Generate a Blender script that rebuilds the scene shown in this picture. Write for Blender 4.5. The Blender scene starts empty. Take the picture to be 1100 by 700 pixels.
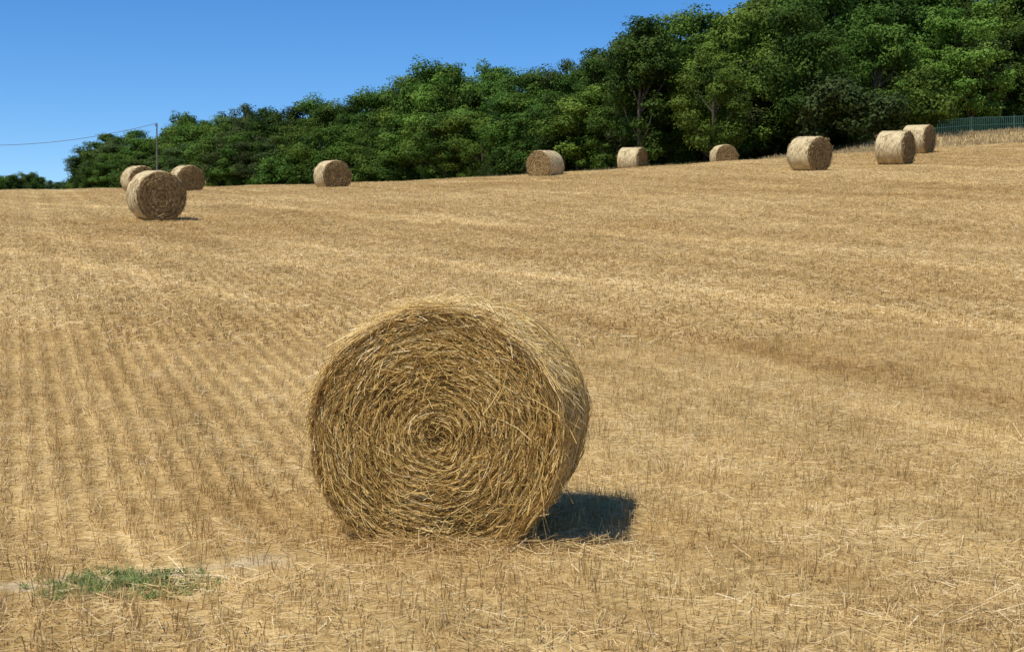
import bpy, math
import numpy as np
from mathutils import Vector, Matrix, Euler
rng=np.random.default_rng(7)
F=1511.0; CAMZ=1.6
scene=bpy.context.scene
# ---------------------------------------------------------------- terrain
def sm(t):
    t=np.clip(t,0,1); return t*t*(3-2*t)
_ys=np.arange(-50,4000,0.5)
_sl=np.interp(_ys,[-50,7.5,11,68,84,230,290,600,4000],[0,0,.109,.109,.058,.058,-.05,-.005,-.001])
_pz=np.concatenate([[0],np.cumsum((_sl[1:]+_sl[:-1])*.25)])
_pz-=np.interp(8.5,_ys,_pz)
def H(x,y):
    x=np.asarray(x,float); y=np.asarray(y,float)
    P=np.interp(y,_ys,_pz)
    X=np.where(y>75,x*75/np.maximum(y,75),x)
    X=34*np.tanh(X/34*1.0)*1.08
    T=(0.055*X+0.0006*X*X)*(np.clip((y-8)/67,0,1))
    T=np.where(y>0,T,0)
    bank=0.85*sm((x-17)/7)*sm((y-76)/7)
    und=0.02*np.sin(x*1.3+y*.4)+0.02*np.sin(y*.9-x*.5+1)
    und=und*sm((y-4)/10)+.10*np.sin(x*.11+1.3)*np.sin(y*.13)*sm((y-14)/20)
    return P+T+bank+und
def wx(px,d): return (px-550)/F*d
def zt(py,d): return CAMZ+(300-py)/F*d
# ---------------------------------------------------------------- node helpers
def new_mat(name):
    m=bpy.data.materials.new(name); m.use_nodes=True
    nt=m.node_tree; nt.nodes.clear()
    return m,nt
def N(nt,t,**k):
    n=nt.nodes.new(t)
    for a,b in k.items(): setattr(n,a,b)
    return n
def ramp(nt,fac,stops):
    r=N(nt,'ShaderNodeValToRGB'); e=r.color_ramp.elements
    while len(e)<len(stops): e.new(0.5)
    for i,(p,c) in enumerate(stops):
        e[i].position=p; e[i].color=(*c,1) if len(c)==3 else c
    nt.links.new(fac,r.inputs[0]); return r.outputs[0]
def mixc(nt,fac,a,b,mode='MIX'):
    n=N(nt,'ShaderNodeMix',data_type='RGBA',blend_type=mode)
    for s,v in ((n.inputs[0],fac),(n.inputs[6],a),(n.inputs[7],b)):
        if hasattr(v,'links'): nt.links.new(v,s)
        elif isinstance(v,(int,float)): s.default_value=v
        else: s.default_value=(*v,1)
    return n.outputs[2]
def math_(nt,op,a,b=None,clamp=False):
    n=N(nt,'ShaderNodeMath',operation=op,use_clamp=clamp)
    for s,v in ((n.inputs[0],a),(n.inputs[1],b)):
        if v is None: continue
        if hasattr(v,'links'): nt.links.new(v,s)
        else: s.default_value=v
    return n.outputs[0]
def noise(nt,vec,scale,detail=4,rough=.55):
    n=N(nt,'ShaderNodeTexNoise'); n.inputs['Scale'].default_value=scale
    n.inputs['Detail'].default_value=detail; n.inputs['Roughness'].default_value=rough
    if vec is not None: nt.links.new(vec,n.inputs['Vector'])
    return n.outputs['Fac']
def mapping(nt,vec,rot=0,scale=(1,1,1)):
    m=N(nt,'ShaderNodeMapping'); m.inputs['Rotation'].default_value=(0,0,rot); m.inputs['Scale'].default_value=scale
    nt.links.new(vec,m.inputs['Vector']); return m.outputs[0]
def field_tone(nt):
    """multiplicative tone over the field from world position (swath streaks, patches)"""
    g=N(nt,'ShaderNodeNewGeometry'); pos=g.outputs['Position']
    r1=mapping(nt,pos,math.radians(-36))
    s1=mapping(nt,r1,0,(.55,.022,0))
    n1=noise(nt,s1,1.0,3,.6)
    t1=ramp(nt,n1,[(.34,(.87,.82,.76)),(.47,(1,1,1)),(.56,(1.0,1.0,1.0)),(.63,(1.20,1.24,1.31)),(.70,(1.05,1.05,1.05))])
    r2=mapping(nt,pos,math.radians(-19.5)); s2=mapping(nt,r2,0,(1.6,.05,0))
    n2=noise(nt,s2,1.0,3,.6)
    t2=ramp(nt,n2,[(.35,(.92,.89,.85)),(.65,(1.09,1.10,1.12))])
    n3=noise(nt,pos,.12,4,.6)
    t3=ramp(nt,n3,[(.35,(.91,.85,.77)),(.65,(1.07,1.07,1.09))])
    c=mixc(nt,1.0,t1,t2,'MULTIPLY'); c=mixc(nt,1.0,c,t3,'MULTIPLY')
    n4=noise(nt,pos,1.3,3,.6)
    c=mixc(nt,1.0,c,ramp(nt,n4,[(.3,(.89,.87,.84)),(.7,(1.1,1.1,1.1))]),'MULTIPLY')
    return c,pos
def finish(nt,col,rough=.75,bump=None,trans=0.0,spec=.25):
    out=N(nt,'ShaderNodeOutputMaterial'); p=N(nt,'ShaderNodeBsdfPrincipled')
    nt.links.new(col,p.inputs['Base Color']); p.inputs['Roughness'].default_value=rough
    p.inputs['Specular IOR Level'].default_value=spec
    if bump is not None:
        b=N(nt,'ShaderNodeBump'); b.inputs['Strength'].default_value=bump[1]; b.inputs['Distance'].default_value=bump[2]
        nt.links.new(bump[0],b.inputs['Height']); nt.links.new(b.outputs[0],p.inputs['Normal'])
    sh=p.outputs[0]
    if trans>0:
        t=N(nt,'ShaderNodeBsdfTranslucent'); nt.links.new(col,t.inputs[0])
        m=N(nt,'ShaderNodeMixShader'); m.inputs[0].default_value=trans
        nt.links.new(sh,m.inputs[1]); nt.links.new(t.outputs[0],m.inputs[2]); sh=m.outputs[0]
    nt.links.new(sh,out.inputs[0])
def attr(nt,name='rnd'):
    a=N(nt,'ShaderNodeAttribute'); a.attribute_name=name; return a.outputs['Fac']
# ---------------------------------------------------------------- materials
def straw_mat(name,stops,tone=True,trans=.15):
    m,nt=new_mat(name); c=ramp(nt,attr(nt),stops)
    if tone:
        t,_=field_tone(nt); c=mixc(nt,1.0,c,t,'MULTIPLY')
    finish(nt,c,.6,None,trans,.15); return m
M_stub=straw_mat('stubble_straw',[(0,(.27,.165,.058)),(.2,(.445,.30,.115)),(.6,(.605,.445,.19)),(.88,(.72,.565,.29)),(1,(.82,.70,.44))],True,.22)
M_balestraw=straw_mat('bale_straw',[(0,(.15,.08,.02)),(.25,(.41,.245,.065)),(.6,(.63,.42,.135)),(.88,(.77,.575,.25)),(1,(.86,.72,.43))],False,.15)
M_endstraw=straw_mat('bale_end_straw',[(0,(.12,.08,.03)),(.5,(.34,.24,.11)),(1,(.5,.38,.2))],False,.1)
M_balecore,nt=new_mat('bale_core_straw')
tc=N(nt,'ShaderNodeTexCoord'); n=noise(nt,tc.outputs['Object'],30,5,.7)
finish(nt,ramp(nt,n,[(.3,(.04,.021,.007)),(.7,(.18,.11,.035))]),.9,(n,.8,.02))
M_net,nt=new_mat('wrapped_bale_side')
tc=N(nt,'ShaderNodeTexCoord'); mp=mapping(nt,tc.outputs['Object'],0,(1.5,9,1.5)); n=noise(nt,mp,3,4,.6)
n2=noise(nt,tc.outputs['Object'],4,5,.7)
finish(nt,mixc(nt,.45,ramp(nt,n,[(.3,(.42,.31,.145)),(.7,(.67,.54,.32))]),ramp(nt,n2,[(.3,(.28,.20,.085)),(.7,(.76,.63,.38))])),.8,(n,.5,.03),0,.1)
M_faceF,nt=new_mat('wrapped_bale_end')
tc=N(nt,'ShaderNodeTexCoord'); sp=N(nt,'ShaderNodeSeparateXYZ'); nt.links.new(tc.outputs['Object'],sp.inputs[0])
zc=math_(nt,'SUBTRACT',sp.outputs[2],.70)
r=math_(nt,'SQRT',math_(nt,'ADD',math_(nt,'POWER',math_(nt,'ABSOLUTE',sp.outputs[0]),2.0),math_(nt,'POWER',math_(nt,'ABSOLUTE',zc),2.0)))
n=noise(nt,tc.outputs['Object'],6,5,.7)
w=math_(nt,'SINE',math_(nt,'ADD',math_(nt,'MULTIPLY',r,50.0),math_(nt,'MULTIPLY',n,14.0)))
f=math_(nt,'ADD',math_(nt,'MULTIPLY',w,.11),n)
finish(nt,ramp(nt,f,[(.3,(.11,.063,.022)),(.5,(.25,.155,.058)),(.72,(.42,.28,.125))]),.9,(f,.6,.03),0,.1)
# ground
M_ground,nt=new_mat('stubble_field_ground')
tone,pos=field_tone(nt)
n1=noise(nt,pos,22,6,.7); n2=noise(nt,pos,3.0,5,.65)
c=ramp(nt,n1,[(.3,(.305,.205,.083)),(.5,(.475,.345,.148)),(.72,(.64,.50,.25))])
c2=ramp(nt,n2,[(.35,(.88,.86,.82)),(.65,(1.08,1.08,1.08))])
c=mixc(nt,1.0,c,c2,'MULTIPLY')
rr=mapping(nt,pos,math.radians(-19.5)); sx=N(nt,'ShaderNodeSeparateXYZ'); nt.links.new(rr,sx.inputs[0])
wv=math_(nt,'COSINE',math_(nt,'MULTIPLY',math_(nt,'ADD',sx.outputs[0],math_(nt,'MULTIPLY',n2,.09)),2*math.pi/.2))
wv=math_(nt,'ADD',math_(nt,'MULTIPLY',wv,.5),.5)
rowc=ramp(nt,wv,[(0,(1.2,1.2,1.22)),(1,(.84,.82,.78))])
pxyz=N(nt,'ShaderNodeSeparateXYZ'); nt.links.new(pos,pxyz.inputs[0])
rm=math_(nt,'MULTIPLY',math_(nt,'MULTIPLY',math_(nt,'ADD',pxyz.outputs[0],.6),-.7,True),math_(nt,'MULTIPLY',math_(nt,'SUBTRACT',pxyz.outputs[1],27.),-.09,True),True)
c=mixc(nt,rm,c,mixc(nt,1.0,c,rowc,'MULTIPLY'))
c=mixc(nt,1.0,c,tone,'MULTIPLY')
soil=ramp(nt,n1,[(.3,(.40,.30,.165)),(.7,(.64,.52,.33))])
bm=math_(nt,'ADD',attr(nt,'bare'),math_(nt,'MULTIPLY',math_(nt,'SUBTRACT',n2,.5),2.6))
bm=ramp(nt,bm,[(.45,(0,0,0)),(1.0,(.8,.8,.8))])
c=mixc(nt,bm,c,soil)
gr=ramp(nt,attr(nt,'grassy'),[(.2,(0,0,0)),(.8,(1,1,1))])
gcol=ramp(nt,n2,[(.3,(.05,.065,.02)),(.7,(.15,.14,.055))])
c=mixc(nt,gr,c,gcol)
finish(nt,c,.95,(n1,.6,.03),0,.05)
def leaf_mat(name,stops,tr=.25):
    m,nt=new_mat(name)
    oi=N(nt,'ShaderNodeObjectInfo')
    f=math_(nt,'ADD',math_(nt,'MULTIPLY',attr(nt),.8),math_(nt,'MULTIPLY',oi.outputs['Random'],.2))
    c=ramp(nt,f,stops)
    h=N(nt,'ShaderNodeHueSaturation'); nt.links.new(c,h.inputs['Color'])
    nt.links.new(math_(nt,'ADD',math_(nt,'MULTIPLY',oi.outputs['Random'],.035),.484),h.inputs['Hue'])
    nt.links.new(math_(nt,'ADD',math_(nt,'MULTIPLY',math_(nt,'FRACT',math_(nt,'MULTIPLY',oi.outputs['Random'],7.31)),.85),.50),h.inputs['Value'])
    finish(nt,h.outputs[0],.6,None,tr,.08); return m
M_leaf=leaf_mat('tree_leaves',[(0,(.018,.043,.007)),(.5,(.058,.108,.015)),(1,(.14,.21,.033))],.2)
M_leafL=leaf_mat('light_leaves',[(0,(.035,.072,.010)),(.5,(.10,.165,.022)),(1,(.19,.265,.045))],.25)
M_leafG=leaf_mat('grey_green_leaves',[(0,(.025,.048,.012)),(.5,(.07,.105,.028)),(1,(.14,.18,.055))],.2)
M_bark,nt=new_mat('bark'); tc=N(nt,'ShaderNodeTexCoord'); n=noise(nt,tc.outputs['Object'],6,5,.7)
finish(nt,ramp(nt,n,[(.3,(.035,.028,.02)),(.7,(.12,.10,.075))]),.9,(n,.6,.05))
M_weed=straw_mat('weed_leaves',[(0,(.14,.18,.05)),(1,(.32,.38,.12))],False,.25)
M_dry=straw_mat('dry_grass',[(0,(.22,.16,.075)),(.5,(.42,.32,.16)),(1,(.58,.47,.28))],False,.3)
M_edge=straw_mat('margin_grass',[(0,(.08,.10,.03)),(.5,(.20,.19,.07)),(1,(.42,.34,.17))],False,.2)
M_fence,nt=new_mat('green_fence_paint'); tc=N(nt,'ShaderNodeTexCoord'); n=noise(nt,tc.outputs['Object'],2,3)
finish(nt,ramp(nt,n,[(.3,(.025,.07,.05)),(.7,(.04,.10,.075))]),.6)
M_pole,nt=new_mat('weathered_pole_wood'); tc=N(nt,'ShaderNodeTexCoord'); n=noise(nt,tc.outputs['Object'],5,4)
finish(nt,ramp(nt,n,[(.3,(.08,.075,.07)),(.7,(.16,.15,.14))]),.8)
# ---------------------------------------------------------------- mesh helpers
def unit(v): return v/np.maximum(np.linalg.norm(v,axis=-1,keepdims=True),1e-9)
def quad_mesh(name,Q,rnd,mats,midx=None,smooth=False):
    n=len(Q); me=bpy.data.meshes.new(name)
    me.vertices.add(4*n); me.vertices.foreach_set('co',Q.reshape(-1).astype(np.float32))
    me.loops.add(4*n); me.loops.foreach_set('vertex_index',np.arange(4*n,dtype=np.int32))
    me.polygons.add(n); me.polygons.foreach_set('loop_start',np.arange(0,4*n,4,dtype=np.int32))
    for m in mats: me.materials.append(m)
    if midx is not None: me.polygons.foreach_set('material_index',midx.astype(np.int32))
    a=me.attributes.new('rnd','FLOAT','FACE'); a.data.foreach_set('value',rnd.astype(np.float32))
    me.update(calc_edges=True); return me
def obj(name,data,coll=None,parent=None):
    o=bpy.data.objects.new(name,data); (coll or scene.collection).objects.link(o)
    if parent: o.parent=parent
    return o
def straws(base,d,L,W,side,taper=.8):
    s=side*(W[:,None]/2); t=base+d*L[:,None]
    return np.stack([base-s,base+s,t+s*taper,t-s*taper],1)
def rand_unit(n):
    return unit(rng.normal(size=(n,3)))
def tube(pts,rads,k=7):
    pts=np.array(pts,float); qs=[]
    rings=[]
    for i,p in enumerate(pts):
        t=pts[min(i+1,len(pts)-1)]-pts[max(i-1,0)]; t=t/np.linalg.norm(t)
        u=np.cross(t,[.31,.95,.05]); u/=np.linalg.norm(u); v=np.cross(t,u)
        an=np.arange(k)*2*math.pi/k
        rings.append(p+rads[i]*(np.cos(an)[:,None]*u+np.sin(an)[:,None]*v))
    for a,b in zip(rings[:-1],rings[1:]):
        for j in range(k):
            qs.append([a[j],a[(j+1)%k],b[(j+1)%k],b[j]])
    return np.array(qs)
def instancer(name,coll,pts,rots,scl,idx):
    me=bpy.data.meshes.new(name); n=len(pts)
    me.vertices.add(n); me.vertices.foreach_set('co',np.array(pts,np.float32).reshape(-1))
    a=me.attributes.new('rot','FLOAT_VECTOR','POINT'); a.data.foreach_set('vector',np.array(rots,np.float32).reshape(-1))
    a=me.attributes.new('scl','FLOAT_VECTOR','POINT'); a.data.foreach_set('vector',np.array(scl,np.float32).reshape(-1))
    a=me.attributes.new('idx','INT','POINT'); a.data.foreach_set('value',np.array(idx,np.int32))
    o=obj(name,me)
    ng=bpy.data.node_groups.new(name+'_scatter','GeometryNodeTree')
    ng.interface.new_socket('Geometry',in_out='INPUT',socket_type='NodeSocketGeometry')
    ng.interface.new_socket('Geometry',in_out='OUTPUT',socket_type='NodeSocketGeometry')
    gi=ng.nodes.new('NodeGroupInput'); go=ng.nodes.new('NodeGroupOutput')
    ip=ng.nodes.new('GeometryNodeInstanceOnPoints'); ci=ng.nodes.new('GeometryNodeCollectionInfo')
    ci.inputs[0].default_value=coll; ci.inputs[1].default_value=True; ci.inputs[2].default_value=True
    def na(nm,t):
        x=ng.nodes.new('GeometryNodeInputNamedAttribute'); x.data_type=t; x.inputs[0].default_value=nm; return x.outputs[0]
    L=ng.links.new
    L(gi.outputs[0],ip.inputs['Points']); L(ci.outputs[0],ip.inputs['Instance']); ip.inputs['Pick Instance'].default_value=True
    L(na('idx','INT'),ip.inputs['Instance Index'])
    er=ng.nodes.new('FunctionNodeEulerToRotation'); L(na('rot','FLOAT_VECTOR'),er.inputs[0]); L(er.outputs[0],ip.inputs['Rotation'])
    L(na('scl','FLOAT_VECTOR'),ip.inputs['Scale']); L(ip.outputs[0],go.inputs[0])
    md=o.modifiers.new('scatter','NODES'); md.node_group=ng
    return o
# ---------------------------------------------------------------- ground sheet
TRK=[np.array([-3.4,7.0]),np.array([-1.3,7.95])]
def seg_d(x,y):
    a,b=TRK; ab=b-a; t=np.clip(((x-a[0])*ab[0]+(y-a[1])*ab[1])/ab.dot(ab),0,1)
    return np.hypot(x-a[0]-t*ab[0],y-a[1]-t*ab[1])
def bare(x,y):
    return np.clip(1-seg_d(x,y)/.42,0,1)
xs=np.concatenate([[-3000,-1500,-800,-400,-250,-180],np.arange(-140,-60,4),np.arange(-60,-8,1.),np.arange(-8,8,.16),np.arange(8,60,1.),np.arange(60,141,4),[180,250,400,800,1500,3000]])
ys=np.concatenate([[-600,-200,-60],np.arange(-20,4,2.),np.arange(4,16,.16),np.arange(16,100,.8),np.arange(100,310,5),[350,420,520,700,1000,1500,2200,3000,3900]])
X,Y=np.meshgrid(xs,ys); Z=H(X,Y); nx,ny=len(xs),len(ys)
me=bpy.data.meshes.new('field_ground')
idx=np.arange(nx*ny).reshape(ny,nx)
fc=np.stack([idx[:-1,:-1],idx[:-1,1:],idx[1:,1:],idx[1:,:-1]],-1).reshape(-1,4)
me.from_pydata(np.stack([X,Y,Z],-1).reshape(-1,3).tolist(),[],fc.tolist())
me.polygons.foreach_set('use_smooth',[True]*len(me.polygons))
def Dpath(px): return np.interp(px,[40,90,130,250,400,550,700,850,1000,1300],[190,175,168,146,124,106,94,91,95,95])
a=me.attributes.new('bare','FLOAT','POINT'); a.data.foreach_set('value',bare(X,Y).reshape(-1).astype(np.float32))
PX=550+F*X/np.maximum(Y,1); gy=sm((Y-(Dpath(PX)-5))/3.0)
a=me.attributes.new('grassy','FLOAT','POINT'); a.data.foreach_set('value',gy.reshape(-1).astype(np.float32))
me.materials.append(M_ground); obj('field_ground',me)
# ---------------------------------------------------------------- stubble
A=math.radians(19.5); dA=np.array([-math.sin(A),math.cos(A)]); dB=np.array([math.cos(A),math.sin(A)])
ROW=.2; CELL=2.0
def stubble_local(dens=1.,wid=.005,lit=1.,rowj=.022,hs=1.):
    """in local cell coords: x across rows, y along rows; 2 m square"""
    nr=int(CELL/ROW); ncl=int(CELL/.05*dens)
    rx=(np.repeat(np.arange(nr),ncl)+.5)*ROW-CELL/2; ry=rng.uniform(-CELL/2,CELL/2,nr*ncl)
    rx=rx+rng.normal(0,1,len(rx))*rowj
    k=4; cx=np.repeat(rx,k)+rng.normal(0,.014,len(rx)*k); cy=np.repeat(ry,k)+rng.normal(0,.014,len(rx)*k)
    n=len(cx); base=np.stack([cx,cy,np.full(n,-.01)],1)
    d=unit(np.stack([rng.normal(0,.25,n),rng.normal(0,.25,n),np.ones(n)],1))
    L=rng.uniform(.035,.11,n)*hs; W=rng.uniform(.7,1.4,n)*wid
    an=rng.uniform(0,math.pi,n); side=np.stack([np.cos(an),np.sin(an),np.zeros(n)],1)
    q1=straws(base,d,L,W,side); r1=np.clip(rng.beta(2.2,2.0,n)+.05,0,1)
    m=int(1700*lit); an=rng.uniform(0,2*math.pi,m)
    base=np.stack([rng.uniform(-CELL/2,CELL/2,m),rng.uniform(-CELL/2,CELL/2,m),rng.uniform(.004,.05,m)],1)
    d=unit(np.stack([np.cos(an),np.sin(an),rng.normal(.02,.14,m)],1))
    side=unit(np.cross(d,rand_unit(m)*.6+np.array([0,0,1])))
    q2=straws(base,d,rng.uniform(.04,.20,m),rng.uniform(.6,1.2,m)*wid,side); r2=np.clip(rng.beta(2.5,1.8,m)+.12,0,1)
    return np.concatenate([q1,q2]),np.concatenate([r1,r2])
src=bpy.data.collections.new('stubble_tiles')
for i in range(8):
    q,r=stubble_local(.8,.0095,.9,.034 if i<2 else .075,.85)
    obj('stubble_tile_%s'%'abcdefgh'[i],quad_mesh('stubble_tile',q,r,[M_stub]),src)
near_q=[];near_r=[];fp=[];fr=[];fi=[]
for ia in range(-30,80):
    for ib in range(-60,60):
        c=dA*ia*CELL+dB*ib*CELL; x,y=c
        if y<4 or y>112 or abs(x)>0.43*y+2.5: continue
        if y>100-max(0,0) and x>-5: continue
        if y>Dpath(550+F*x/y)-5: continue
        if x>16 and y>77: continue
        if y<17:
            wr=np.clip((-x/y-.02)/.1,0,1)
            q,r=stubble_local(1.6,.0046,1.7,.034+.06*(1-wr))
            lx=q[...,0].copy(); ly=q[...,1].copy()
            q[...,0]=x+lx*dB[0]+ly*dA[0]; q[...,1]=y+lx*dB[1]+ly*dA[1]
            b0=q[:,0,:2]; q[...,2]+=H(b0[:,0],b0[:,1])[:,None]
            dn=bare(b0[:,0],b0[:,1])
            nz=.5+.5*np.sin(b0[:,0]*2.3+1.7*np.sin(b0[:,1]*1.9))*np.sin(b0[:,1]*2.9+b0[:,0])
            keep=(rng.random(len(r))>np.clip(dn*1.5,0,.8))&(rng.random(len(r))>.3*nz)
            near_q.append(q[keep]); near_r.append(np.clip(r[keep]-.16*(nz[keep]-.5),0,1))
        else:
            e=.5; z=float(H(x,y)); hx=(float(H(x+e,y))-float(H(x-e,y)))/(2*e); hy=(float(H(x,y+e))-float(H(x,y-e)))/(2*e)
            nrm=Vector((-hx,-hy,1)).normalized(); fl=rng.integers(2)
            ax=Vector((dB[0],dB[1],0))*(1 if fl else -1); ax=(ax-nrm*ax.dot(nrm)).normalized(); ay=nrm.cross(ax)
            R=Matrix((ax,ay,nrm)).transposed().to_euler()
            rowp=np.clip((-x/y-.05)/.1,0,1)*np.clip((30-y)/12,0,1)
            fp.append((x,y,z)); fr.append(tuple(R)); fi.append(int(rng.integers(2)) if rng.random()<rowp else int(rng.integers(2,8)))
# ragged clumps of taller stubble in the foreground
cq=[];cr=[]
clumps=[(wx(30,7.6),7.6),(wx(62,7.5),7.5),(wx(265,8.0),8.0),(wx(215,8.6),8.6),(wx(350,8.1),8.1),(wx(130,9),9.0)]
clumps+=[(rng.uniform(-3.5,3.5),rng.uniform(5.6,13)) for _ in range(38)]
for cx,cy in clumps:
    if math.hypot(cx+.35,cy-9.1)<1.1: continue
    n=int(rng.integers(12,28)); x=cx+rng.normal(0,.05,n); y=cy+rng.normal(0,.05,n)
    b=np.stack([x,y,H(x,y)-.01],1); d=unit(np.stack([(x-cx)*4+rng.normal(0,.12,n),(y-cy)*4+rng.normal(0,.12,n),np.ones(n)],1))
    an=rng.uniform(0,math.pi,n); s=np.stack([np.cos(an),np.sin(an),np.zeros(n)],1)
    cq.append(straws(b,d,rng.uniform(.08,.19,n),rng.uniform(.004,.006,n),s)); cr.append(rng.uniform(.1,.8,n))
# drifts of loose long straw lying on the field
for _ in range(44):
    cx,cy=rng.uniform(-4.5,7),rng.uniform(6,20)
    if cx<1.2 and rng.random()<.5: continue
    n=int(rng.integers(60,220)); x=cx+rng.normal(0,.40,n); y=cy+rng.normal(0,.2,n); an=rng.uniform(0,6.28,n)
    b=np.stack([x,y,H(x,y)+rng.uniform(.02,.09,n)],1); d=unit(np.stack([np.cos(an),np.sin(an),rng.normal(0,.14,n)],1)); s=unit(np.cross(d,rand_unit(n)*.5+np.array([0,0,1])))
    cq.append(straws(b,d,rng.uniform(.06,.26,n),rng.uniform(.003,.0055,n),s)); cr.append(rng.uniform(.55,1,n))
q=np.concatenate(near_q+cq); r=np.concatenate(near_r+cr)
obj('wheat_stubble',quad_mesh('wheat_stubble',q,r,[M_stub]))
instancer('wheat_stubble',src,fp,fr,[(1,1,1)]*len(fp),fi)
# weeds patch: ragged rosettes
bq=[];br=[]
for _ in range(210):
    px,py=wx(125,7.3)+rng.normal(0,.22),7.32+rng.normal(0,.17)
    n=int(rng.integers(10,34)); cx=px+rng.normal(0,.018,n); cy=py+rng.normal(0,.018,n)
    an=rng.uniform(0,2*math.pi,n); b=np.stack([cx,cy,H(cx,cy)+rng.uniform(0,.02,n)],1)
    d=unit(np.stack([np.cos(an),np.sin(an),rng.uniform(.2,1.4,n)],1)); s=unit(np.cross(d,[0,0,1]))
    bq.append(straws(b,d,rng.uniform(.012,.042,n),rng.uniform(.004,.010,n),s,.3)); br.append(np.clip(rng.random()*.6+rng.random(n)*.4,0,1))
obj('weed_patch',quad_mesh('weed_patch',np.concatenate(bq),np.concatenate(br),[M_weed]))
# ---------------------------------------------------------------- hero bale (axis local +Y, front face at y=0)
def bale_core(name,R,L,mats,amp,seed,seg=72):
    prof=[(0.0,.0),(.25,.0),(.5,.0),(.75,.003),(.92,.012),(.975,.035),(1.0,.09)]
    rings=[(R*f,y) for f,y in prof]+[(R*1.005,L*.35),(R*1.005,L*.65)]+[(R*f,L-y) for f,y in prof[::-1]]
    V=[];Fc=[];mi=[]
    for i,(rr,y) in enumerate(rings):
        for j in range(seg):
            a=2*math.pi*j/seg
            k=1+amp*(math.sin(3*a+seed)+.6*math.sin(7*a+seed*2+y*3)+.5*math.sin(13*a+y*9))
            x=rr*k*math.cos(a); z=rr*k*math.sin(a)
            if z<-R*.93: z=-R*.93-(abs(z)-R*.93)*.2
            V.append((x,y+amp*.8*math.sin(5*a+rr*9+seed),z+R*.945))
    for i in range(len(rings)-1):
        for j in range(seg):
            Fc.append((i*seg+j,i*seg+(j+1)%seg,(i+1)*seg+(j+1)%seg,(i+1)*seg+j))
            mi.append(1 if i<5 or i>=len(rings)-6 else 0)
    me=bpy.data.meshes.new(name); me.from_pydata(V,[],Fc)
    for m in mats: me.materials.append(m)
    me.polygons.foreach_set('material_index',mi); me.polygons.foreach_set('use_smooth',[True]*len(Fc)); me.update(); return me
def bale_straw(R,L,nf,ns,wid,fluff=1.):
    Qs=[];Rs=[]
    def arcs(r0,th,y0,Ls,spir,yl,wd,rn,lift,K=3):
        pts=[]
        for k in range(K+1):
            f=k/K; rr=np.abs(r0+spir*Ls*f); tt=th+np.clip(Ls*f/np.maximum(r0,.07),-2.5,2.5)
            wob=1+.010*np.sin(2*tt+1.2)+.007*np.sin(5*tt+.4)+.004*np.sin(11*tt+y0*6)+.003*np.sin(23*tt)
            rr=rr*wob
            yy=y0+yl*np.abs(Ls)*f
            zz=rr*np.sin(tt); xx=rr*np.cos(tt)
            zz=np.maximum(zz,-R*.95)
            pts.append(np.stack([xx,yy,zz+R*.945],1))
        pts=np.array(pts)
        for k in range(K):
            a,b=pts[k],pts[k+1]; t=unit(b-a)
            s=unit(np.cross(t,lift))*wd[:,None]/2
            Qs.append(np.stack([a-s,a+s,b+s,b-s],1)); Rs.append(rn)
    def lifted(base_n,a=.55):
        return unit(base_n+rng.normal(0,a,base_n.shape))
    for side in (0,1):
        n=nf if side==0 else nf//6
        r0=R*rng.random(n)**.53*.985; th=rng.uniform(0,2*math.pi,n)
        r0=np.maximum(r0,.004)
        # wound layers: r shifts by one pitch per turn
        ph=r0*2*math.pi/.048-th+1.2*np.sin(3*th+r0*3)+1.0*np.sin(5*th+r0*14)+.8*np.sin(9*th-r0*25)
        ridge=.5+.5*np.sin(ph)
        lump=np.sin(19*th+r0*33)*np.sin(r0*55+4*th)
        big=np.sin(2*th+r0*5+1)*np.sin(3*th-r0*8)
        cen=np.exp(-(r0/.08)**2)
        depth=rng.uniform(-.006,.012,n)+.026*ridge*(.3+.7*rng.random(n))*(1-cen)+.016*big*(1-cen)+.009*lump-.016*cen
        edge=np.clip((r0/R-.9)/.1,0,1)**2*.05
        y=-(depth)+edge
        if side: y=L-y
        Ls=rng.gamma(2.2,.034,n).clip(.015,.20)*rng.choice([-1,1],n)*(.4+.6*r0/R); sp=rng.normal(-.01,.18+.5*cen,n); yl=rng.normal(0,.12,n)
        wild=rng.random(n)<.13; sp[wild]*=4.5; yl[wild]-=np.abs(rng.normal(0,.4,wild.sum()))*(1 if side==0 else -1)
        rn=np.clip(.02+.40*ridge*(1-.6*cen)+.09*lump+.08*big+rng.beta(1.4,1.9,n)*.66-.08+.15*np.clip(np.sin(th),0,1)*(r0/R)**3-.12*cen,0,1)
        lf=lifted(np.tile([0,-1. if side==0 else 1.,0],(n,1)),.65)
        arcs(r0,th,y,Ls,sp,yl,rng.uniform(.6,1.3,n)*wid,rn,lf,3)
    n=ns; th=rng.uniform(0,2*math.pi,n); r0=R+rng.uniform(-.008,.03,n)*fluff; y=rng.uniform(-.0,L,n)
    rd=np.stack([np.cos(th),np.zeros(n),np.sin(th)],1)
    arcs(r0,th,y,rng.uniform(.06,.3,n)*rng.choice([-1,1],n),rng.normal(0,.06,n)*fluff,rng.normal(0,.5,n),rng.uniform(.7,1.4,n)*wid,np.clip(rng.beta(3,2,n)+.04,0,1),lifted(rd))
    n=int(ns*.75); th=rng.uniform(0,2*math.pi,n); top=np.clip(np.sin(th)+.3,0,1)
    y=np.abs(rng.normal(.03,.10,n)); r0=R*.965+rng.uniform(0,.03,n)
    arcs(r0,th,y,rng.uniform(.04,.16,n)*rng.choice([-1,1],n),(rng.normal(.02,.25,n)+.04*top)*fluff,rng.normal(-.1,.5,n),rng.uniform(.6,1.2,n)*wid,np.clip(rng.beta(3,2,n)+.15*top,0,1),lifted(np.stack([np.cos(th),-.5+0*th,np.sin(th)],1)))
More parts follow.
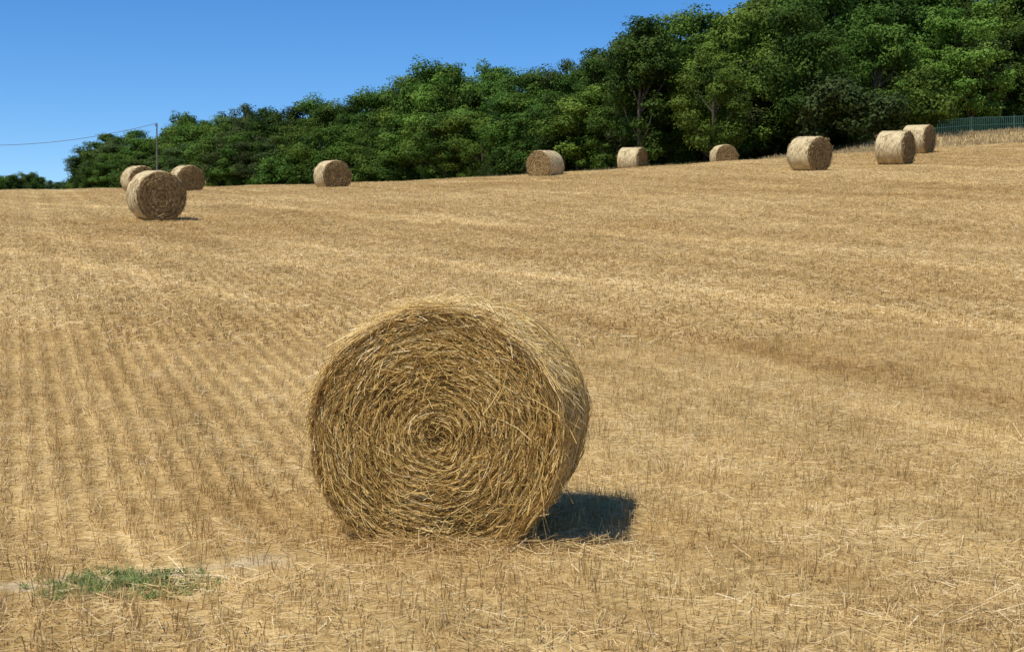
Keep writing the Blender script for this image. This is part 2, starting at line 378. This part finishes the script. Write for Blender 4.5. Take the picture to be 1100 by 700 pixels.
    # short bristles standing off the rim and top
    n=int(ns*.26*fluff); th=np.where(rng.random(n)<.6,rng.uniform(.4,math.pi-.3,n),rng.uniform(-1.2,math.pi+1.2,n)); Ls=rng.gamma(2,.026,n).clip(.015,.14)*rng.choice([-1,1],n)
    arcs(np.full(n,R*.995),th,np.abs(rng.normal(0,.35,n)).clip(0,L),Ls,np.sign(Ls)*rng.uniform(.05,1.1,n),rng.normal(-.2,.7,n),np.full(n,wid*.7),rng.uniform(.5,1,n),lifted(np.stack([np.cos(th),-.5+0*th,np.sin(th)],1)),2)
    # shaggy pale locks on top
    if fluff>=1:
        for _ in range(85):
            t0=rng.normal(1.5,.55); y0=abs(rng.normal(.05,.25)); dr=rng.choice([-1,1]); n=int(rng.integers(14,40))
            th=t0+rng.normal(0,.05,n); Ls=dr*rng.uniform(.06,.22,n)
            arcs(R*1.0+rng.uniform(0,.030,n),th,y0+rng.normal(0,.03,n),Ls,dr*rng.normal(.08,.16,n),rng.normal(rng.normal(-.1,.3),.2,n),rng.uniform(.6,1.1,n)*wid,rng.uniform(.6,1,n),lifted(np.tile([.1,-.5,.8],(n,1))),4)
    return np.concatenate(Qs),np.concatenate(Rs)
R0=.757; Lb=1.14
hb=bpy.data.objects.new('straw_bale',None); scene.collection.objects.link(hb)
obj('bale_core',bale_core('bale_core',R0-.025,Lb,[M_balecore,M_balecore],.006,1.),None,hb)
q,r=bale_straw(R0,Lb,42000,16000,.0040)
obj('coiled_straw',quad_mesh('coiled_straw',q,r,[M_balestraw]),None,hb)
bx,by=wx(468,8.38),8.38
hb.location=(bx,by,float(H(bx,by+.4))-.06); hb.rotation_euler=(math.radians(1.2),0,math.radians(-9.5))
n=1500; an=rng.uniform(0,2*math.pi,n)
x=bx+.12+rng.normal(0,.42,n); y=by-.10+rng.normal(0,.12,n)
b=np.stack([x,y,H(x,y)+rng.uniform(.01,.07,n)],1); d=unit(np.stack([np.cos(an),np.sin(an),rng.normal(0,.25,n)],1)); s=unit(np.cross(d,rand_unit(n)))
obj('loose_straw',quad_mesh('loose_straw',straws(b,d,rng.uniform(.04,.16,n),rng.uniform(.003,.006,n),s),np.clip(rng.beta(2,2,n),0,1),[M_stub]))
# ---------------------------------------------------------------- wrapped bales
wst=[];cores=[]
for k in range(3):
    cores.append(bale_core('wrapped_bale',.75,1.22,[M_net,M_faceF],.009,2.+k*1.7,48))
    q,r=bale_straw(.75,1.22,900,320,.016,.7)
    wst.append(quad_mesh('wrapped_bale_straw',q,r,[M_endstraw]))
for i,(px,d,yaw,sc,dz) in enumerate([(168,43,30,1.03,0),(150,73,36,1.0,-.1),(201,71,34,.98,-.1),(357,68,31,1.0,-.12),(586,70,-35,1.0,-.2),(678,77,62,1.0,-.25),(776,84.5,12,.95,-.2),(868,60.0,34,1.0,.0),(960,62,52,1.04,.0),(984,71,50,1.0,0)]):
    e=bpy.data.objects.new('round_bale',None); scene.collection.objects.link(e)
    x=wx(px,d); yw=math.radians(yaw)
    cx=x+math.sin(yw)*.61; cy=d-math.cos(yw)*.61
    e.location=(cx,cy,float(H(x,d))-.04+min(dz,.0)); e.rotation_euler=(math.radians([5,4,5,3,4,4,3,5,4,4][i])*math.cos(yw),0,yw); e.scale=(sc,sc*[1,1.04,.97,1,1.03,.98,1,1.04,1,1][i],sc)
    obj('wrapped_body',cores[i%3],None,e); obj('end_straw',wst[i%3],None,e)
# ---------------------------------------------------------------- trees
def make_tree(name,seed,leaves,mat,cz=5.7,rx=3.0,rz=4.3,ncl=42,trunk=True,lsz=(.14,.26),cr=(.65,1.45)):
    global rng
    keep=rng; rng=np.random.default_rng(seed)
    C=[];
    while len(C)<ncl:
        v=unit(rng.normal(size=3)); f=rng.random()**.28
        c=np.array([v[0]*rx*f,v[1]*rx*f,cz+v[2]*rz*f])
        c[:2]*=1-.25*max(0,(c[2]-cz)/rz)
        if c[2]<.7: continue
        C.append(c)
    C=np.array(C); cr_=rng.uniform(cr[0],cr[1],ncl); w=cr_**2/np.sum(cr_**2)
    ci=rng.choice(ncl,leaves,p=w); v=unit(rng.normal(size=(leaves,3))); rad=rng.random(leaves)**.25
    lump=1+.28*np.sin(v[:,0]*5+ci)+.22*np.sin(v[:,2]*6+ci*2)+.12*np.sin(v[:,1]*11+ci)
    P=C[ci]+v*(cr_[ci]*rad*lump)[:,None]*np.array([1,1,.62]); P[:,2]-=.15*rng.random(leaves)
    nrm=unit(v*.9+np.array([0,0,.5])+rng.normal(0,.38,(leaves,3)))
    t=unit(np.cross(nrm,rand_unit(leaves))); u=np.cross(nrm,t)
    l=rng.uniform(lsz[0],lsz[1],leaves)[:,None]; wd=l*rng.uniform(.5,.8,leaves)[:,None]
    Q=np.stack([P-t*l/2,P+u*wd/2-t*l*.05,P+t*l/2,P-u*wd/2-t*l*.05],1)
    rn=np.clip(rng.random(leaves)*.35+rng.random(ncl)[ci]*.5+.15*(v[:,2]*rad*.5+.5),0,1); mi=np.zeros(leaves,int)
    tq=[]
    if trunk:
        H0=cz+rz*.55; bend=rng.normal(0,.25,2)
        tr=[(bend[0]*math.sin(f*3),bend[1]*math.sin(f*2.5),-.6+f*(H0+.6)) for f in np.linspace(0,1,7)]
        tq.append(tube(tr,np.linspace(.26,.05,7)))
        for c in C[rng.choice(ncl,14,replace=False)]:
            f=np.clip((c[2]-1.6)/H0*.8,.15,.9); s=np.array([np.interp(f,np.linspace(0,1,7),[p[i] for p in tr]) for i in range(3)])
            m=(s+c)/2+np.array([0,0,-.25])
            tq.append(tube([s,m,c],[.09,.06,.02],5))
    if tq:
        T=np.concatenate(tq); Q=np.concatenate([Q,T]); rn=np.concatenate([rn,np.full(len(T),.5)]); mi=np.concatenate([mi,np.ones(len(T),int)])
    me=quad_mesh(name,Q,rn,[mat,M_bark],mi); top=float(np.percentile(Q[:,:,2],99.3))
    rng=keep; return me,top
tcol=bpy.data.collections.new('tree_variants'); TR=[]
specs=[(11,20000,M_leaf,5.6,3.0,4.2,38),(12,20000,M_leaf,5.4,2.7,4.4,34),(13,20000,M_leafG,5.8,3.3,4.0,42),(14,19000,M_leafL,5.6,2.9,4.2,34),(15,20000,M_leaf,5.2,2.5,4.7,34),(16,20000,M_leafL,5.6,3.1,4.0,30)]
for i,(sd,lv,mt,cz,rx,rz,nc) in enumerate(specs):
    me,top=make_tree('tree_%d'%i,sd,lv,mt,cz,rx,rz,nc); TR.append((me,top)); obj('tree_variant_%d'%i,me,tcol)
SH=[]
for i,(sd,mt) in enumerate([(31,M_leaf),(32,M_leafL),(33,M_leafG)]):
    me,top=make_tree('shrub_%d'%i,sd,7000,mt,1.5,1.7,1.5,22,False,(.10,.2),(.5,.9)); SH.append((me,top)); obj('tree_variant_%d'%(6+i),me,tcol)
VAR=TR+SH
sky_x=[60,85,110,150,178,190,205,230,262,300,345,390,425,465,500,540,585,620,650,680,700,740,765,830,900,1000,1100,1300]
sky_y=[174,160,146,141,150,128,120,121,110,112,107,108,90,70,71,71,74,55,47,38,15,12,0,-12,-25,-30,-40,-50]
pts=[];rots=[];scs=[];ids=[]
def put(px,d,hgt,vi,wide=1.):
    x=wx(px,d); s=hgt/VAR[vi][1]
    pts.append((x,d,float(H(x,d))-.15)); rots.append((0,0,rng.uniform(0,6.28))); scs.append((s*wide,s*wide,s)); ids.append(vi)
for row,(off,hf,stp) in enumerate([(0,.70,2.9),(3.5,.88,2.8),(7.5,1.0,2.3),(13,.96,3.0)]):
    px=90.+row*7
    while px<1290:
        d=float(Dpath(px))+off+rng.uniform(-1,1); x=wx(px,d)
        tgt=zt(np.interp(px,sky_x,sky_y)+rng.uniform(-3,8),d)-float(H(x,d))
        hgt=max(2.5,tgt*hf*rng.uniform(.78,1.06))
        if row==2: hgt=max(2.5,tgt*rng.uniform(.93,1.04))
        put(px,d,hgt,int(rng.choice([0,1,2,4,5,0,1,3])),rng.uniform(.85,1.15)*min(1.4,max(.9,9/hgt*.9)))
        px+=stp*F/d*rng.uniform(.7,1.3)*max(.55,hgt/11)
px=92.
while px<1290:
    d=float(Dpath(px))-rng.uniform(1.0,2.6)
    if not(690<px<760 and rng.random()<.6): put(px,d,rng.uniform(1.2,3.6),6 if rng.random()<.75 else 7,rng.uniform(.9,1.3))
    px+=1.9*F/d*rng.uniform(.7,1.4)
for off in (6,11,16):
    px=95.
    while px<1290:
        d=float(Dpath(px))+off+rng.uniform(-1,1); put(px,d,rng.uniform(3.2,4.6),6,1.1); px+=2.2*F/d
for _ in range(60):
    px=rng.uniform(-120,74); d=rng.uniform(285,300); top=np.interp(px,[-120,0,20,45,74],[184,190,182,190,197])+rng.uniform(-1,4)
    x=wx(px,d); put(px,d,zt(top,d)-float(H(x,d)),int(rng.integers(0,6)),.8)
instancer('woodland_tree_row',tcol,pts,rots,scs,ids)
def single(name,me,top,px,d,ptop,wide=1.,rz=0):
    x=wx(px,d); h=zt(ptop,d)-float(H(x,d)); s=h/top
    o=obj(name,me); o.location=(x,d,float(H(x,d))-.1); o.scale=(s*wide,s*wide,s); o.rotation_euler=(0,0,rz)
single('broadleaf_tree',*TR[3],765,86,62,1.0,1.)
single('broadleaf_tree',*TR[0],860,86,8,.9,2.)
single('broadleaf_tree',*TR[3],1040,92,8,1.0,3.)
single('broadleaf_tree',*TR[4],690,91,22,.95,4.)
single('broadleaf_tree',*TR[4],940,88,10,.95,4.5)
single('shrub',*SH[2],912,83,84,1.1,0)
single('shrub',*SH[1],982,83,76,.95,1)
single('shrub',*SH[0],945,84,96,.9,2)
# ---------------------------------------------------------------- grasses
n=14000; x=rng.uniform(14,34,n); y=rng.uniform(76,85,n); k=rng.random(n)<np.clip((x-13)/5,0,1); x,y=x[k],y[k]; n=len(x)
b=np.stack([x,y,H(x,y)-.02],1); d=unit(np.stack([rng.normal(0,.4,n),rng.normal(0,.4,n),np.ones(n)],1)); an=rng.uniform(-.8,.8,n); s=np.stack([np.cos(an),np.sin(an),0*an],1)
clm=.5+.5*np.sin(x*1.9+np.sin(y*1.3)*2)*np.sin(y*1.7+x*.6)
obj('dry_grass_bank',quad_mesh('dry_grass_bank',straws(b,d,rng.uniform(.06,.22,n)+.22*clm*rng.random(n),rng.uniform(.02,.05,n),s,.3),np.clip(rng.random(n)*.7+.3*clm,0,1),[M_dry]))
n=14000; px=rng.uniform(80,1100,n); d0=Dpath(px)-rng.uniform(2,5.5,n); x=wx(px,d0); y=d0
b=np.stack([x,y,H(x,y)-.02],1); d=unit(np.stack([rng.normal(0,.3,n),rng.normal(0,.3,n),np.ones(n)],1)); an=rng.uniform(-.8,.8,n); s=np.stack([np.cos(an),np.sin(an),0*an],1)
obj('field_margin_grass',quad_mesh('field_margin_grass',straws(b,d,rng.uniform(.15,.5,n),rng.uniform(.02,.05,n),s,.3),rng.random(n),[M_edge]))
# ---------------------------------------------------------------- fence
fe=bpy.data.objects.new('green_mesh_fence',None); scene.collection.objects.link(fe)
P0=np.array([wx(995,86),86.]); P1=np.array([wx(1250,84),84.]); Lf=np.linalg.norm(P1-P0); u2=(P1-P0)/Lf; hf=1.05
def box(a,b,w,zb0,zt0,zb1,zt1):
    nn=np.array([-u2[1],u2[0]])*w; qs=[]
    c=[]
    for p,zb,z1 in ((a,zb0,zt0),(b,zb1,zt1)):
        for sg in (-1,1):
            for z in (zb,z1): c.append(np.array([p[0]+nn[0]*sg,p[1]+nn[1]*sg,z]))
    for f in ((0,1,5,4),(2,3,7,6),(0,1,3,2),(4,5,7,6),(1,3,7,5),(0,2,6,4)): qs.append([c[i] for i in f])
    return qs
bars=[];posts=[];rails=[]
def g(s): p=P0+u2*s; return p,float(H(p[0],p[1]))
s=0
while s<Lf:
    p,z=g(s); p2=p+u2*.045; bars+=box(p,p2,.01,z+.05,z+hf-.03,z+.05,z+hf-.03); s+=.11
s=0
while s<Lf:
    p,z=g(s); posts+=box(p,p+u2*.09,.045,z-.2,z+hf+.06,z-.2,z+hf+.06); s+=2.5
s=0
while s<Lf-1:
    p,z=g(s); p2,z2=g(s+1)
    for hh in (.12,.55,hf-.06): rails+=box(p,p2,.02,z+hh,z+hh+.05,z2+hh,z2+hh+.05)
    s+=1
for nm,qq in (('bars',bars),('posts',posts),('rails',rails)):
    qq=np.array(qq); obj(nm,quad_mesh(nm,qq,np.zeros(len(qq)),[M_fence]),None,fe)
# ---------------------------------------------------------------- utility pole + cable
pe=bpy.data.objects.new('utility_pole',None); scene.collection.objects.link(pe)
d=112.; x0=wx(170,d); z0=float(H(x0,d)); ztp=zt(133,d)
qq=tube([(x0,d,z0-.5),(x0,d,(z0+ztp)/2),(x0,d,ztp)],[.085,.07,.05],10); obj('pole_shaft',quad_mesh('pole_shaft',qq,np.zeros(len(qq)),[M_pole]),None,pe)
qq=np.concatenate([tube([(x0-.12,d,ztp-.2),(x0-.12,d,ztp-.12),(x0-.12,d,ztp-.02)],[.02,.04,.02],6),tube([(x0-.16,d,ztp-.22),(x0+.1,d,ztp-.22)],[.025,.025],6)]); obj('insulator_bracket',quad_mesh('insulators',qq,np.zeros(len(qq)),[M_pole]),None,pe)
x1=wx(-190,d); ts=np.linspace(0,1,40); za=ztp-.05; zb=zt(134,d)
cp=[(x0-.12+(x1-x0)*t,d,za+(zb-za)*t-1.7*4*t*(1-t)) for t in ts]
qq=tube(cp,[.02]*40,5); obj('overhead_cable',quad_mesh('overhead_cable',qq,np.zeros(len(qq)),[M_pole]),None,pe)
# ---------------------------------------------------------------- light, sky, camera
sv=Vector((-.39,-.36,.87)).normalized()
sun=bpy.data.lights.new('sun','SUN'); sun.energy=5.0; sun.angle=math.radians(.53); sun.color=(1,.965,.895)
so=obj('sun',sun); so.rotation_euler=sv.to_track_quat('Z','Y').to_euler(); so.location=(-20,-20,40)
w=bpy.data.worlds.new('World'); scene.world=w; w.use_nodes=True; nt=w.node_tree
bg=nt.nodes['Background']; sk=nt.nodes.new('ShaderNodeTexSky'); sk.sky_type='NISHITA'; sk.sun_disc=False
sk.sun_elevation=math.asin(sv.z); sk.sun_rotation=math.atan2(sv.x,sv.y)%(2*math.pi); sk.altitude=2500; sk.air_density=1.0; sk.dust_density=0.0; sk.ozone_density=4.5
hs=nt.nodes.new('ShaderNodeHueSaturation'); hs.inputs['Saturation'].default_value=1.27; hs.inputs['Hue'].default_value=.503
nt.links.new(sk.outputs[0],hs.inputs['Color']); nt.links.new(hs.outputs[0],bg.inputs[0]); bg.inputs[1].default_value=.145
cam=bpy.data.cameras.new('camera'); cam.sensor_width=36; cam.lens=F/1100*36; cam.clip_end=6000; cam.clip_start=.1
co=obj('camera',cam); co.location=(0,0,CAMZ); co.rotation_euler=(math.radians(90)-math.atan(50/F),0,0); scene.camera=co
scene.view_settings.view_transform='Standard'; scene.view_settings.look='None'; scene.view_settings.exposure=0
